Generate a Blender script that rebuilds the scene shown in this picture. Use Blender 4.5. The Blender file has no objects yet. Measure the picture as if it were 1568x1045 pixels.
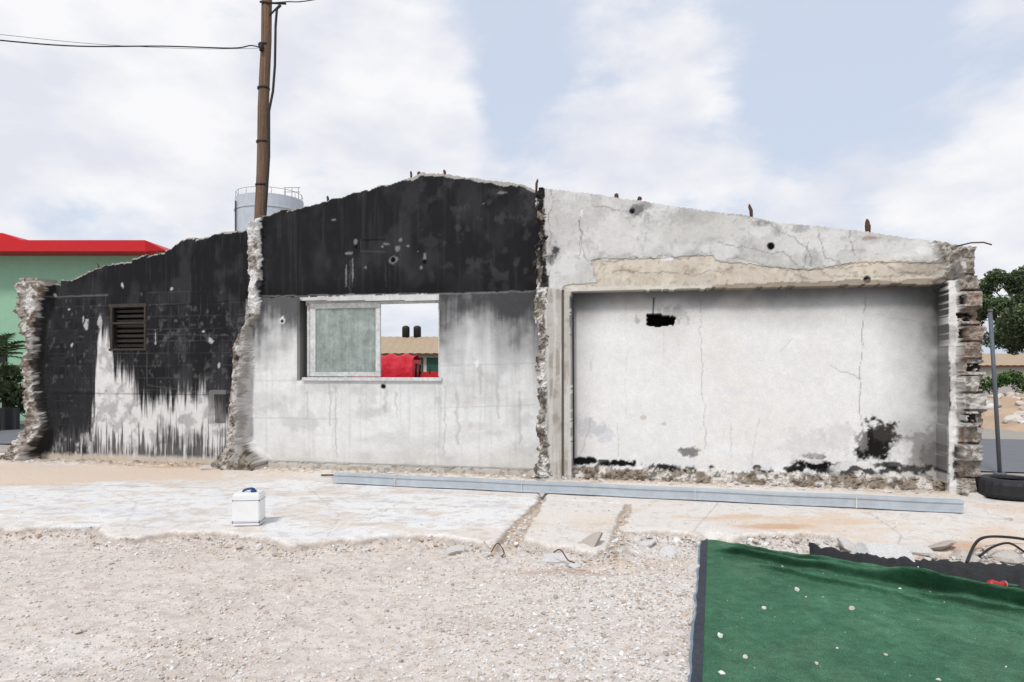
import bpy, bmesh, math, random
import numpy as np
from mathutils import Vector, Matrix
random.seed(7); rng=np.random.default_rng(11)
scene=bpy.context.scene
F=1045.0; CX=784.0; HY=569.0; EYE=1.5

# ------------------------------------------------------------ helpers
def lin(c):
    c=np.array(c,dtype=float)/255.0
    return np.where(c<=0.04045,c/12.92,((c+0.055)/1.055)**2.4)
def alb(c,k=0.9): return lin(c)*k
TAB=rng.random((256,256))
def vn(U,V,seed=0):
    U=U+seed*17.31; V=V+seed*9.73
    i=np.floor(U).astype(int); j=np.floor(V).astype(int)
    f=U-i; g=V-j; f=f*f*(3-2*f); g=g*g*(3-2*g)
    i0=i%256;i1=(i+1)%256;j0=j%256;j1=(j+1)%256
    return (TAB[i0,j0]*(1-f)+TAB[i1,j0]*f)*(1-g)+(TAB[i0,j1]*(1-f)+TAB[i1,j1]*f)*g
def fbm(U,V,seed=0,octv=4):
    t=0;a=1;n=0
    for o in range(octv):
        t=t+a*vn(U*2**o,V*2**o,seed+o*3.7); n+=a; a*=0.55
    return t/n
def sst(a,b,x):
    t=np.clip((x-a)/(b-a),0,1); return t*t*(3-2*t)
def inpoly(pts,X,Y):
    m=np.zeros(X.shape,bool); n=len(pts)
    for k in range(n):
        x0,y0=pts[k]; x1,y1=pts[(k+1)%n]
        if y0==y1: continue
        c=((y0>Y)!=(y1>Y))&(X<(x1-x0)*(Y-y0)/(y1-y0)+x0)
        m^=c
    return m
def dline(pts,X,Y):
    d=np.full(X.shape,1e9)
    for (x0,y0),(x1,y1) in zip(pts[:-1],pts[1:]):
        dx=x1-x0;dy=y1-y0;L=dx*dx+dy*dy+1e-12
        t=np.clip(((X-x0)*dx+(Y-y0)*dy)/L,0,1)
        d=np.minimum(d,np.hypot(X-x0-t*dx,Y-y0-t*dy))
    return d
def blur(A,r):
    if r<1: return A
    k=np.exp(-0.5*(np.arange(-2*r,2*r+1)/r)**2); k/=k.sum()
    for ax in (0,1):
        pad=[(0,0),(0,0)]; pad[ax]=(2*r,2*r)
        B=np.pad(A,pad,mode='edge'); R=np.zeros_like(A)
        for q,w in enumerate(k):
            sl=[slice(None)]*2; sl[ax]=slice(q,q+A.shape[ax]); R+=w*B[tuple(sl)]
        A=R
    return A
def mk_mesh(name,V,Fc,C=None,mat=None,smooth=False,parent=None):
    me=bpy.data.meshes.new(name); V=np.asarray(V,dtype=np.float32); Fc=np.asarray(Fc,dtype=np.int32)
    n,k=Fc.shape
    me.vertices.add(len(V)); me.vertices.foreach_set('co',V.ravel())
    me.loops.add(n*k); me.loops.foreach_set('vertex_index',Fc.ravel())
    me.polygons.add(n); me.polygons.foreach_set('loop_start',np.arange(0,n*k,k,dtype=np.int32))
    me.update(calc_edges=True); me.validate()
    me.polygons.foreach_set('use_smooth',np.full(len(me.polygons),smooth))
    if C is not None:
        a=me.color_attributes.new('Col','FLOAT_COLOR','POINT')
        CC=np.ones((len(V),4),dtype=np.float32); CC[:,:3]=C
        a.data.foreach_set('color',CC.ravel())
    ob=bpy.data.objects.new(name,me); scene.collection.objects.link(ob)
    if mat: me.materials.append(mat)
    if parent: ob.parent=parent
    return ob
def empty(name,loc=(0,0,0)):
    e=bpy.data.objects.new(name,None); e.location=loc; e.empty_display_size=0.3
    scene.collection.objects.link(e); return e

def material(name,color=(0.5,0.5,0.5),rough=0.8,metal=0.0,attr=False,nscale=30,namt=0.15,bumps=((60,0.3,0.01),),var=None,streak=None,spec=0.3):
    m=bpy.data.materials.new(name); m.use_nodes=True; nt=m.node_tree; N=nt.nodes; L=nt.links
    b=N['Principled BSDF']; b.inputs['Roughness'].default_value=rough; b.inputs['Metallic'].default_value=metal
    b.inputs['Specular IOR Level'].default_value=spec
    tc=N.new('ShaderNodeTexCoord')
    if attr:
        src=N.new('ShaderNodeVertexColor'); src.layer_name='Col'; col=src.outputs[0]
    else:
        rgb=N.new('ShaderNodeRGB'); rgb.outputs[0].default_value=(*color,1); col=rgb.outputs[0]
    def mulnoise(col,scale,lo,hi,vec=None,detail=6):
        n=N.new('ShaderNodeTexNoise'); n.inputs['Scale'].default_value=scale; n.inputs['Detail'].default_value=detail
        n.inputs['Roughness'].default_value=0.65
        L.new(vec or tc.outputs['Object'],n.inputs['Vector'])
        r=N.new('ShaderNodeMapRange'); r.inputs[1].default_value=0.3; r.inputs[2].default_value=0.7
        r.inputs[3].default_value=lo; r.inputs[4].default_value=hi; L.new(n.outputs[0],r.inputs[0])
        mx=N.new('ShaderNodeVectorMath'); mx.operation='SCALE'; L.new(col,mx.inputs[0]); L.new(r.outputs[0],mx.inputs['Scale'])
        return mx.outputs[0]
    col=mulnoise(col,nscale,1-namt,1+namt*0.6)
    if var: col=mulnoise(col,var[0],1-var[1],1+var[1]*0.5)
    if streak:
        mp=N.new('ShaderNodeMapping'); mp.inputs['Scale'].default_value=streak[0]; L.new(tc.outputs['Object'],mp.inputs[0])
        col=mulnoise(col,1.0,1-streak[1],1+streak[1]*0.4,vec=mp.outputs[0])
    L.new(col,b.inputs['Base Color'])
    prev=None
    for sc,st,di in bumps:
        n=N.new('ShaderNodeTexNoise'); n.inputs['Scale'].default_value=sc; n.inputs['Detail'].default_value=5
        L.new(tc.outputs['Object'],n.inputs['Vector'])
        bp=N.new('ShaderNodeBump'); bp.inputs['Strength'].default_value=st; bp.inputs['Distance'].default_value=di
        L.new(n.outputs[0],bp.inputs['Height'])
        if prev: L.new(prev.outputs[0],bp.inputs['Normal'])
        prev=bp
    if prev: L.new(prev.outputs[0],b.inputs['Normal'])
    return m

def box(name,p0,p1,mat,parent=None,bev=0.0,M=None):
    bm=bmesh.new(); bmesh.ops.create_cube(bm,size=1)
    c=[(a+b)/2 for a,b in zip(p0,p1)]; sz=[abs(b-a) for a,b in zip(p0,p1)]
    for v in bm.verts: v.co=Vector((v.co.x*sz[0]+c[0],v.co.y*sz[1]+c[1],v.co.z*sz[2]+c[2]))
    if bev>0: bmesh.ops.bevel(bm,geom=bm.edges[:],offset=bev,segments=2,affect='EDGES')
    if M is not None: bm.transform(M)
    me=bpy.data.meshes.new(name); bm.to_mesh(me); bm.free(); me.materials.append(mat)
    o=bpy.data.objects.new(name,me); scene.collection.objects.link(o)
    if parent: o.parent=parent
    return o
def tube(name,pts,rad,mat,parent=None,seg=8,jit=0):
    pts=[Vector(p) for p in pts]; n=len(pts)
    if not hasattr(rad,'__len__'): rad=[rad]*n
    V=[];Fc=[]
    for i,p in enumerate(pts):
        t=(pts[min(i+1,n-1)]-pts[max(i-1,0)]).normalized()
        a=t.orthogonal().normalized() if i==0 else (a-t*a.dot(t)).normalized()
        b=t.cross(a)
        for k in range(seg):
            th=2*math.pi*k/seg; r=rad[i]*(1+random.uniform(-jit,jit))
            V.append(p+(a*math.cos(th)+b*math.sin(th))*r)
    for i in range(n-1):
        for k in range(seg):
            Fc.append([i*seg+k,i*seg+(k+1)%seg,(i+1)*seg+(k+1)%seg,(i+1)*seg+k])
    me=bpy.data.meshes.new(name); fs=Fc+[list(range(seg))[::-1],list(range((n-1)*seg,n*seg))]
    me.from_pydata(V,[],fs); me.update(); me.polygons.foreach_set('use_smooth',[True]*len(me.polygons))
    me.materials.append(mat)
    o=bpy.data.objects.new(name,me); scene.collection.objects.link(o)
    if parent: o.parent=parent
    return o

# ------------------------------------------------------------ wall frame
TX,TY=0.9764,-0.2160; NX,NY=-0.2160,-0.9764; OX,OY=0.0,9.616; ND=9.389
def wp(px,py,d=0.0):
    u=(px-CX)/F; Y=(ND-d)/(0.9764+0.2160*u); X=u*Y
    return ((X-OX)*TX+(Y-OY)*TY, EYE+(HY-py)/F*Y)
def WP(pts,d=0.0): return [wp(a,b,d) for a,b in pts]
def w2(s,d,z): return (OX+s*TX+d*NX, OY+s*TY+d*NY, z)
def gp(px,py,z=0.0):
    Y=F*(EYE-z)/(py-HY); return ((px-CX)/F*Y,Y)
def GP(pts,z=0.0): return [gp(a,b,z) for a,b in pts]
WM=Matrix(((TX,NX,0,OX),(TY,NY,0,OY),(0,0,1,0),(0,0,0,1)))   # (s,d,z)->world

dA,dB,dC,dP=-0.26,-0.22,0.0,-0.22
STEP=0.014
ss=np.arange(-9.1,6.45,STEP); zs=np.arange(-0.12,4.56,STEP)
S,Z=np.meshgrid(ss,zs,indexing='ij')
n1=fbm(S*6,Z*6,1); n2=fbm(S*18,Z*18,2); n3=fbm(S*1.4,Z*1.4,3); nf=fbm(S*40,Z*40,4,2)
Sw=S+(n2-0.5)*0.08+(n1-0.5)*0.08; Zw=Z+(fbm(S*18,Z*18,5)-0.5)*0.08+(fbm(S*6,Z*6,6)-0.5)*0.06

top=[(10,432,.05),(22,428,.05),(45,426,.05),(72,432,.0),(80,425,dA),(110,428,dA),(140,414,dA),(160,407,dA),(205,399,dA),(230,391,dA),(262,384,dA),(278,371,dA),(310,363,dA),(345,355,dA),
(353,348,0),(385,341,0),(393,337,dB),(440,322,dB),(490,309,dB),(540,296,dB),(600,281,dB),(625,273,dB),(648,264,dB),(665,266,dB),(690,268,dB),(740,275,dB),(800,282,dB),
(823,287,0),(900,296,0),(980,307,0),(1060,319,0),(1150,331,0),(1200,341,0),(1300,351,0),(1380,362,0),(1440,370,0),(1462,374,.1),(1470,372,.2),(1503,377,.2),(1530,378,.2)]
tp=np.array([wp(a,b,c) for a,b,c in top])
amp=np.interp(ss,[-9,-8,-3,-2,0,1,5,6],[.07,.06,.05,.06,.05,.025,.025,.05])
TOP=np.interp(ss,tp[:,0],tp[:,1])+(fbm(ss*5,ss*0,8)-0.5)*amp+(vn(ss*22,ss*0,9)-0.5)*amp*.4+.04*(vn(ss*3.1,ss*0,12)>.6)*(ss<-3.3)
TOP2=np.repeat(TOP[:,None],len(zs),1)
le=np.array([wp(a,b,.0)[::-1] for a,b in [(5,712),(8,700),(22,672),(36,645),(30,600),(30,560),(38,522),(22,490),(18,460),(22,428),(22,380)]])
re_=np.array([wp(a,b,.25)[::-1] for a,b in [(1507,780),(1507,765),(1508,700),(1512,640),(1512,560),(1509,500),(1505,440),(1499,400),(1497,388),(1503,378),(1503,330)]])
LE=np.interp(zs,le[:,0],le[:,1]); RE=np.interp(zs,re_[:,0],re_[:,1])
inside=(Z<TOP2)&(S+(n2-.5)*0.12>LE[None,:])&(S+(n2-.5)*0.12<RE[None,:])
win=WP([(459,461),(672,461),(672,581),(459,581)],dB)
inwin=inpoly(win,S,Z)
inside&=~inwin
hole1=inpoly(WP([(990,480),(1010,479),(1014,484),(1036,486),(1032,498),(1008,501),(990,499)],dP),S*.5+Sw*.5,Z*.5+Zw*.5)

# depth relief
sAB=wp(368,500,-.1)[0]; sBC=wp(826,500,0)[0]
D=np.where(Sw*0.3+S*0.7<sAB,dA,np.where(Sw*0.4+S*0.6<sBC,dB,dC))
RA=(D==dA).copy(); RB=(D==dB).copy(); RC=(D==dC).copy()
stub1=inpoly(WP([(372,330),(392,330),(389,370),(391,400),(388,455),(391,470),(382,488),(368,510),(374,560),(368,600),(372,640),(368,668),(378,688),(398,705),(404,726),(312,726),(335,702),(347,690),(352,650),(354,600),(352,560),(352,516),(370,485),(374,430),(370,400)],0.0),Sw*0.5+S*0.5,Zw*.5+Z*.5)
d1=-0.10+0.18*sst(2.6,0.6,Z)+0.12*sst(0.5,0.0,Z)
D=np.where(stub1,d1+(n1-0.5)*0.12+(n2-.5)*0.10,D)
stub2=inpoly(WP([(822,270),(833,270),(832,330),(836,380),(834,400),(840,430),(838,450),(832,470),(836,520),(832,560),(838,600),(834,640),(838,690),(845,730),(812,734),(824,700),(820,640),(826,600),(820,560),(824,520),(815,470),(820,440),(816,400),(824,350),(818,300)],0.05),Sw*0.8+S*0.2,Z)
pilC=inpoly(WP([(838,440),(872,446),(874,520),(874,640),(874,745),(836,745)],0.0),S+(n2-.5)*.02,Z)
panel=inpoly(WP([(873,447),(1000,444),(1448,434),(1450,760),(876,760)],0.0),S+(n2-.5)*.02,Z+(n1-.5)*0.03+(n2-.5)*.03*(S>2))
D=np.where(panel,dP,D)
D=np.where(stub2,0.02+(n2-0.5)*0.16+(n1-.5)*.08,D)
RC&=~panel
g1=np.abs(S-wp(862,600,0)[0])<0.016
D=np.where(pilC&g1&(Z<2.7),-0.03,D)
pilL=inpoly(WP([(0,380),(56,380),(64,432),(50,470),(46,520),(44,560),(50,620),(60,660),(40,690),(30,740),(0,740)],0.0),Sw*.6+S*.4,Z)
dl=-0.04+(n1-.5)*0.16+(n2-.5)*0.12+0.15*sst(0.6,0,Z)
D=np.where(pilL,dl,D)
pilR=inpoly(WP([(1470,360),(1560,360),(1560,790),(1474,790),(1470,700),(1474,640),(1470,560),(1476,500),(1472,440)],0.2),S+(n2-.5)*.08,Z)
revR=inpoly(WP([(1450,430),(1480,430),(1480,790),(1448,790)],0.05),S,Z)&~pilR
course=0.205; ci=np.floor(Z/course).astype(int); cf=Z/course-ci
bi=np.floor((S+0.11*(ci%2))/0.23).astype(int)
hb=TAB[(ci*7+13)%256,(bi*5+40)%256]; hb2=TAB[(ci*11+3)%256,(bi*9+70)%256]
mort=(cf<0.12)
dr=0.20+(hb-0.5)*0.16+(n1-.5)*0.16+(n2-.5)*.12-np.where(mort,0.04,0)
cav=(hb2>0.66)&(np.abs(cf-0.55)<0.26)&(n2>0.38)
dr=np.where(cav,dr-0.12,dr)
D=np.where(pilR,dr,D)
D=np.where(revR,0.08+(n1-.5)*0.05,D)
corn=inpoly(WP([(1436,366),(1508,372),(1508,392),(1480,396),(1462,410),(1450,440),(1440,425),(1452,395)],0.2),Sw,Zw)
D=np.where(corn,0.16+(n2-.5)*.2,D)
# crumbled shoulders: spread the steps of the broken stubs over several cells
for mk_ in (pilL,stub1,corn):
    f_=blur(mk_.astype(float),2); band=np.clip(1-np.abs(f_-.5)/.5,0,1)**.6
    Db=blur(D,2)+(nf-.5)*.07+(n2-.5)*.05
    D=D*(1-band)+Db*band
D=np.where(hole1,dP-0.16,D)
smallwin=inpoly(WP([(172,472),(222,472),(222,534),(172,534)],dA),S,Z)
D=np.where(smallwin,dA-0.16,D)
RA&=~smallwin
pl=RB&~stub1&~stub2&(Z<0.09+(n1-.5)*.03)
D=np.where(pl,dB+0.05,D)
pl2=panel&(Z<0.17+(n1-.5)*.16+(n2-.5)*.1)
D=np.where(pl2,dP+0.12*sst(0.3,0.0,Z)+(n2-.5)*.16+.05,D)
rgh=np.where(panel&~pl2,.003,np.where(RB,.003,np.where(RC,.007,.006)))
D=D+(n2-.5)*rgh+(n3-.5)*0.012
tan_band=RC&inpoly(WP([(905,398),(1000,396),(1090,390),(1100,400),(1240,413),(1300,404),(1420,402),(1450,405),(1450,450),(860,460),(862,440),(915,432)],0),S+(n2-.5)*.06,Z+(n2-.5)*.04+(n3-.5)*.06)
D=np.where(tan_band&~pilC&~stub2&~revR,D-0.012,D)

# ------------------------------------------------------------ wall colour
C=np.ones(S.shape+(3,))*alb((205,203,200))
def put(c,m,k=0.9):
    global C
    m=np.clip(m,0,1)[...,None]; C=C*(1-m)+alb(c,k)*m
nb1=fbm(S*9,Z*9,27)
def blob(px,py,rx,ry,d,c,rough=0.8,soft=0.15,op=1.0,reg=None,sd=0):
    s0,z0=wp(px,py,d); rx/=105.;ry/=105.
    q=np.hypot((S-s0)/rx,(Z-z0)/ry)
    near=q<3
    if not near.any(): return
    q=q+((nb1-.5)*1.0+(n2-.5)*1.4+(nf-.5)*.6)*rough
    m=sst(1+soft,1-soft,q)*op*near
    if reg is not None: m=m*reg
    put(c,m)
wgx=fbm(S*8,Z*8,31)-.5; wgz=fbm(S*8,Z*8,37)-.5
def crack(pts,d,w=0.010,c=(70,66,62),op=0.8,reg=None,wig=0.05):
    q=dline(WP(pts,d),S+wgx*wig*2,Z+wgz*wig*2)
    m=sst(w*1.6,w*0.3,q)*op
    if reg is not None: m=m*reg
    put(c,m)
streak=fbm(S*22,Z*1.1,41); streak2=fbm(S*60,Z*1.8,43,3); streak3=fbm(S*7,Z*.5,44,3)

# --- A bay
put((31,31,33),RA)
put((62,62,64),RA*sst(0.50,0.72,fbm(S*3,Z*2,50))*0.55)
put((80,80,82),RA*sst(0.60,0.80,streak2)*0.25)
put((110,110,110),RA*sst(.62,.74,fbm(S*14,Z*12,52))*.35*(Z<2.6))
gj=np.abs(((Z+.01*n3)/.2)%1-.5)>.465; vj=np.abs(((S+.2*(np.floor(Z/.2)%2))/.4)%1-.5)>.482
put((92,92,92),RA*(gj|vj)*.36*sst(.30,.6,n3*.5+n1*.5)*(Z<2.85))
yw=[(50,760),(85,668),(120,658),(138,650),(145,600),(149,530),(152,498),(158,504),(166,520),(174,552),(190,572),(206,584),(214,606),(255,610),(300,596),(312,584),(322,615),(352,640)]
yp=np.array([wp(a,b,dA) for a,b in yw]); zw=np.interp(ss,yp[:,0],yp[:,1])[:,None]
drip=(streak-.5)*0.55+(streak2-.5)*0.45
wA=sst(-0.08,0.24,zw+drip-Z)
greyA=sst(-.1,0.9,zw+0.30+drip-Z)
put((105,105,106),RA*greyA*0.6*sst(.35,.6,n1+(streak-.5)*.5))
put((222,221,219),RA*wA*(0.62+0.38*sst(.35,.55,n1)))
s85=wp(146,600,dA)[0]
left_=sst(s85+.05,s85-.05,S+(streak-.5)*.5+(n1-.5)*.25)
put((42,42,44),RA*left_*sst(.38,.54,n1+(streak-.5)*.5)*0.88)
mid_=sst(wp(212,600,dA)[0]-.1,wp(212,600,dA)[0]+.25,S)
blk=sst(0.47,0.60,streak2*0.5+streak*0.5+0.16*sst(0.75,0.1,Z)-0.12+.05*mid_)*sst(1.1,0.5,Z)
put((36,35,35),RA*blk*0.85*(1-sst(0.16,0.04,Z)))
put((205,190,172),RA*sst(0.14,0.06,Z+(n2-.5)*.1)*0.9)
crack([(60,456),(165,452)],dA,.010,(130,130,130),.5,RA,.01)
crack([(225,470),(350,462)],dA,.012,(8,8,8),.6,RA,.01)
crack([(225,540),(225,590),(340,606)],dA,.012,(90,90,90),.4,RA,.01)
crack([(225,512),(350,514)],dA,.010,(90,90,90),.35,RA,.01)
crack([(80,602),(350,605)],dA,.010,(15,15,15),.6,RA,.01)
for k,(x,y,rx,ry) in enumerate([(132,495,4,9),(323,522,5,5),(187,437,2.5,4),(85,452,3,3),(106,474,3,2),(263,443,2,2),(238,518,1.5,8),(110,530,3,4),(312,508,3,2),(153,492,4,8),(60,470,12,18),(335,560,2,5),(168,600,10,18),(128,490,2,8)]):
    blob(x,y,rx,ry,dA,(195,194,192),1.3,.3,.85,RA,k)
for k in range(30):
    blob(random.uniform(60,345),random.uniform(440,620),random.uniform(1.5,3.0),random.uniform(1.5,4),dA,(110,110,110),1.4,.4,.45,RA,k)
for r in (5,9,13):
    q=np.abs(np.hypot(S-wp(280,527,dA)[0],(Z-wp(280,527,dA)[1])*1.2)-r/100.)
    put((100,100,100),RA*sst(.012,.003,q)*.4)
bx=inpoly(WP([(320,598),(345,598),(345,604),(328,604),(328,650),(320,650)],dA),S,Z)
put((140,140,138),RA*bx*.6)
inbox=inpoly(WP([(329,606),(346,606),(346,648),(329,648)],dA),S,Z)
put((58,56,53),RA*inbox*.75)

# --- B bay
put((232,232,230),RB)
put((212,211,209),RB*sst(.45,.75,n3*.6+n1*.4)*.6)
put((196,195,194),RB*sst(.55,.76,streak)*0.30)
put((205,203,198),RB*sst(.5,.7,fbm(S*1.2,Z*5,57))*.4)
put((186,185,183),RB*sst(.56,.72,fbm(S*3,Z*4,58))*.4)
zb=wp(600,452,dB)[1]
zsoot=wp(500,530,dB)[1]
sR=wp(672,500,dB)[0]; sL=wp(460,500,dB)[0]
side=np.where(S>sR,1.0,np.where(S<sL,0.9,0.15))
put((188,187,186),RB*sst(zsoot-1.4,zsoot-.1,Z+(streak-.5)*1.4+(n1-.5)*.5)*(S>sR)*0.35)
put((150,150,150),RB*sst(zsoot-0.55,zsoot+.35,Z+(n3-.5)*1.1+(streak3-.5)*.8)*side*0.8)
so=sst(zsoot+.06,zb-.12,Z+(n3-.5)*1.0+(streak-.5)*.4+(n1-.5)*.4)
put((60,60,62),RB*so*side*0.92)
put((110,110,110),RB*sst(.2,0,np.abs(Z-wp(300,584,dB)[1]+.08))*(S>sL)*(S<sR)*.12)  # shade below the window sill, painted in as a faint grey band
for x,y0,y1,w in [(505,585,650,.02),(590,585,630,.03),(470,600,640,.015),(735,560,600,.03),(700,600,680,.02),(680,590,700,.012),(762,590,640,.02),(515,590,700,.01),(605,600,640,.012),(795,600,680,.02)]:
    crack([(x,y0),(x+1,y1)],dB,w,(165,163,160),.4,RB,.05)
for pts in [[(390,583),(460,583)],[(672,500),(672,700)],[(675,560),(820,556)],[(390,640),(520,642)],[(513,590),(515,700)],[(675,625),(820,620)]]:
    crack(pts,dB,.008,(165,163,160),.35,RB,.01)
put((206,200,190),RB*sst(.45,.0,Z+(n1-.5)*.35)*.45)
zl=np.array([wp(a,b,dB) for a,b in [(380,458),(395,456),(470,455),(560,452),(672,450),(760,447),(830,446)]])
zbl=np.interp(ss,zl[:,0],zl[:,1])[:,None]+(n2-.5)*.03
up=RB*(Z>zbl)
put((34,34,36),up)
put((66,66,69),up*sst(.45,.70,fbm(S*2.2,Z*1.6,60))*.5)
put((80,80,83),up*sst(.55,.8,streak)*.2)
put((88,88,91),up*sst(.56,.72,fbm(S*7,Z*6,61))*sst(wp(560,400,dB)[0],wp(720,400,dB)[0],S)*.3)
put((18,18,18),up*sst(zb+.35,zb,Z+(n3-.5)*.3)*.5)
crack([(395,454),(672,450),(826,446)],dB,.010,(160,160,158),.4,RB,.02)
for k,(x,y,rx,ry) in enumerate([(602,398,6,5),(609,381,4,4),(613,368,2.5,2.5),(545,371,3,4),(650,394,2.5,5),(535,388,5,2.5),(625,377,3,2),(511,337,3,1.5),(585,378,2,2),(770,295,7,2),(740,312,2.5,1.5),(640,385,2,1.5),(395,400,2,28),(560,410,2,1.5),(645,410,2,2),(530,420,1.2,18),(540,415,1.2,22),(535,452,8,2),(593,374,5,2)]):
    blob(x,y,rx,ry,dB,(145,144,141),1.1,.3,.65,RB,50+k)
for x,y,r in [(602,398,4),(545,378,3),(587,592,4),(650,401,3.5)]:
    blob(x,y,r,r,dB,(8,8,8),.3,.2,1,RB,3)
crack([(553,368),(590,367)],dB,.01,(8,8,8),.8,RB,.0);crack([(553,385),(590,386)],dB,.01,(90,90,90),.4,RB,.0)
crack([(553,368),(553,386)],dB,.008,(90,90,90),.4,RB,.0)
crack([(535,400),(536,450)],dB,.008,(110,110,110),.35,RB,.04);crack([(590,400),(592,440)],dB,.008,(90,90,90),.3,RB,.05)
blob(432,491,5,5,dB,(225,225,222),.9,.2,.9,RB,8); blob(432,492,2.6,2.6,dB,(20,20,20),.3,.2,1,RB,9)
blob(730,556,3,8,dB,(238,238,235),1.1,.2,.9,RB,10)
put((200,194,184),pl*0.9); put((130,120,108),pl*sst(.55,.7,n2)*.6)
put((88,80,72),RB*(np.abs(Z-0.095)<.010)*.45)
edge=(TOP2-Z)
tk=np.interp(ss,[wp(a,500,dB)[0] for a in (55,345,395,600,640,680,826,1400)],[.02,.03,.02,.015,.05,.04,.055,.03])[:,None]
m=(edge<tk*(0.2+1.6*fbm(S*5,Z*0,70)))&~pilR
put((190,184,176),m*(0.85*(RA|RB)))
put((165,160,152),m*(0.5*RC))
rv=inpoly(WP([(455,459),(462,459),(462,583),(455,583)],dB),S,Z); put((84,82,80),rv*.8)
# --- stub 1
stc=blur(stub1.astype(float),1)>.35
put((150,142,130),stc); put((205,200,194),stc*sst(.46,.58,n1)); put((112,96,82),stc*sst(.52,.66,n2)*.85); put((52,48,44),stc*sst(.58,.68,fbm(S*14,Z*9,75))*.85)
put((226,224,221),stc*(Z>wp(380,480,0)[1])*sst(.25,.45,n1)*.9)
blob(388,435,3,10,0,(30,30,30),.7,.2,.9,None,2); blob(366,583,5,7,0,(20,20,20),.7,.2,.9,stc,2)
strip=inpoly(WP([(374,470),(388,470),(388,705),(374,705)],dB),S,Z)&RB
put((175,173,170),strip*.6)
# --- C lintel wall
put((208,206,202),RC)
put((180,178,174),RC*sst(.45,.65,n3*.6+n1*.4)*.65)
put((226,225,222),RC*sst(.52,.7,fbm(S*2.5,Z*2.5,80))*.7)
put((150,148,145),RC*sst(.58,.75,n2)*.32)
put((160,158,154),RC*sst(.60,.72,fbm(S*1.8,Z*3,82))*.4)
put((206,192,172),tan_band*.7); put((225,216,200),tan_band*sst(.5,.6,n1)*.6); put((150,135,115),tan_band*sst(.6,.72,n2)*.4)
te=(blur(tan_band.astype(float),1)); put((110,100,88),RC*sst(.2,.5,te)*sst(.8,.5,te)*.45*sst(.4,.6,n1))
for k,(x,y,rx,ry,c,op) in enumerate([(975,324,12,9,(90,90,92),.8),(985,316,12,7,(120,120,122),.6),(990,338,5,14,(140,140,140),.5),(1165,342,13,5,(80,80,82),.8),(1190,352,8,8,(150,148,145),.6),(850,385,6,10,(45,45,46),.9),(843,398,6,7,(80,80,80),.7),(1225,350,10,6,(120,120,120),.5),(1330,365,12,3,(140,100,75),.6),
   (935,360,50,30,(222,220,216),.6),(1080,350,90,16,(215,213,208),.6),(1240,375,60,12,(225,224,221),.5),(1380,385,50,12,(228,226,222),.6),(880,330,40,25,(192,190,186),.5),(1060,335,30,8,(170,168,164),.4),(1245,395,12,10,(150,149,147),.5),(1022,396,9,3,(238,238,236),.9),(1412,383,7,5,(235,235,233),.9),(1340,405,30,8,(226,215,198),.6),(1420,410,30,10,(150,140,128),.5),(890,326,3,5,(235,234,230),.9)]):
    blob(x,y,rx,ry,0,c,.9,.3,op,RC,100+k)
for x,y,r in [(1180,377,5),(968,323,4),(1328,428,5)]:
    blob(x,y,r,r,0,(8,8,8),.3,.15,1,RC,4)
for pts in [[(890,320),(888,400)],[(888,340),(893,380),(900,398)],[(905,312),(1000,330)],[(1090,322),(1160,335),(1240,380),(1245,405)],[(1240,370),(1232,410)],[(1255,350),(1262,395),(1300,405)],[(1100,375),(1200,390),(1225,405),(1230,432)],[(1215,415),(1240,430)],[(905,398),(1000,396),(1090,390)],[(940,415),(1060,420),(1120,410)],[(1120,392),(1200,412),(1300,408),(1450,398)],[(1300,352),(1310,390)],[(1350,405),(1390,420),(1440,410)],[(845,290),(842,440)],[(1260,420),(1350,424),(1450,415)]]:
    crack(pts,0,.007,(90,84,78),.5,RC,.06)
zlint=np.array([wp(a,b,0) for a,b in [(860,446),(1000,444),(1448,434)]]); zlt=np.interp(ss,zlint[:,0],zlint[:,1])[:,None]
lip=RC&(Z<zlt+.06+(n1-.5)*.08)&(S>wp(872,440,0)[0])&(Z>2)
put((128,114,98),lip*.7*sst(wp(1060,440,0)[0],wp(1120,440,0)[0],S)); put((222,219,214),lip*.6*(S<wp(1090,440,0)[0]))
# --- stub2 & pilaster
put((190,185,178),pilC); put((155,146,134),pilC*sst(.45,.65,n1)*.7); put((212,208,202),pilC*sst(.5,.62,fbm(S*20,Z*1.5,90))*.7)
put((120,112,102),pilC&g1&(Z<2.7),.8)
put((170,163,154),stub2); put((228,226,222),stub2*sst(.5,.58,n1)); put((90,75,62),stub2*sst(.5,.6,n2)*.85)
put((38,37,37),stub2*(Z>wp(826,440,0)[1])*sst(.40,.50,fbm(S*16,Z*7,92))*.95)
# --- reveal and right pillar
put((228,226,223),revR); put((165,160,153),revR*sst(.5,.62,n1)*.6)
for k,(x,y,rx,ry) in enumerate([(1467,700,5,26),(1452,600,3,50)]): blob(x,y,rx,ry,.1,(25,24,24),.9,.2,.9,revR|panel,30+k)
blob(1455,660,10,22,.1,(236,234,230),.7,.2,.9,revR,35)
blob(1457,440,9,16,.1,(240,238,235),.5,.2,.9,revR,36)
put((168,160,150),pilR); put((196,192,186),pilR*sst(.45,.55,hb*.5+n1*.5)*.9); put((150,112,84),pilR*(hb2<0.25)*.5)
put((110,98,86),pilR*sst(.55,.68,n2)*.8); put((70,62,55),pilR*mort*.6); put((42,38,35),pilR*cav*.9)
put((182,176,168),corn); put((110,92,75),corn*sst(.5,.62,n2)*.8); put((60,52,46),corn*sst(.62,.7,n1))
put((172,165,156),pilL); put((214,211,206),pilL*sst(.48,.56,n1)); put((110,92,76),pilL*sst(.52,.64,n2)*.85)
fL=blur(pilL.astype(float),2)
ring=(fL>.02)&(fL<.80)&(S>wp(38,600,0)[0]); put((48,47,46),ring*.85*(Z<wp(60,480,0)[1])*sst(.3,.45,n2))
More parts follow.
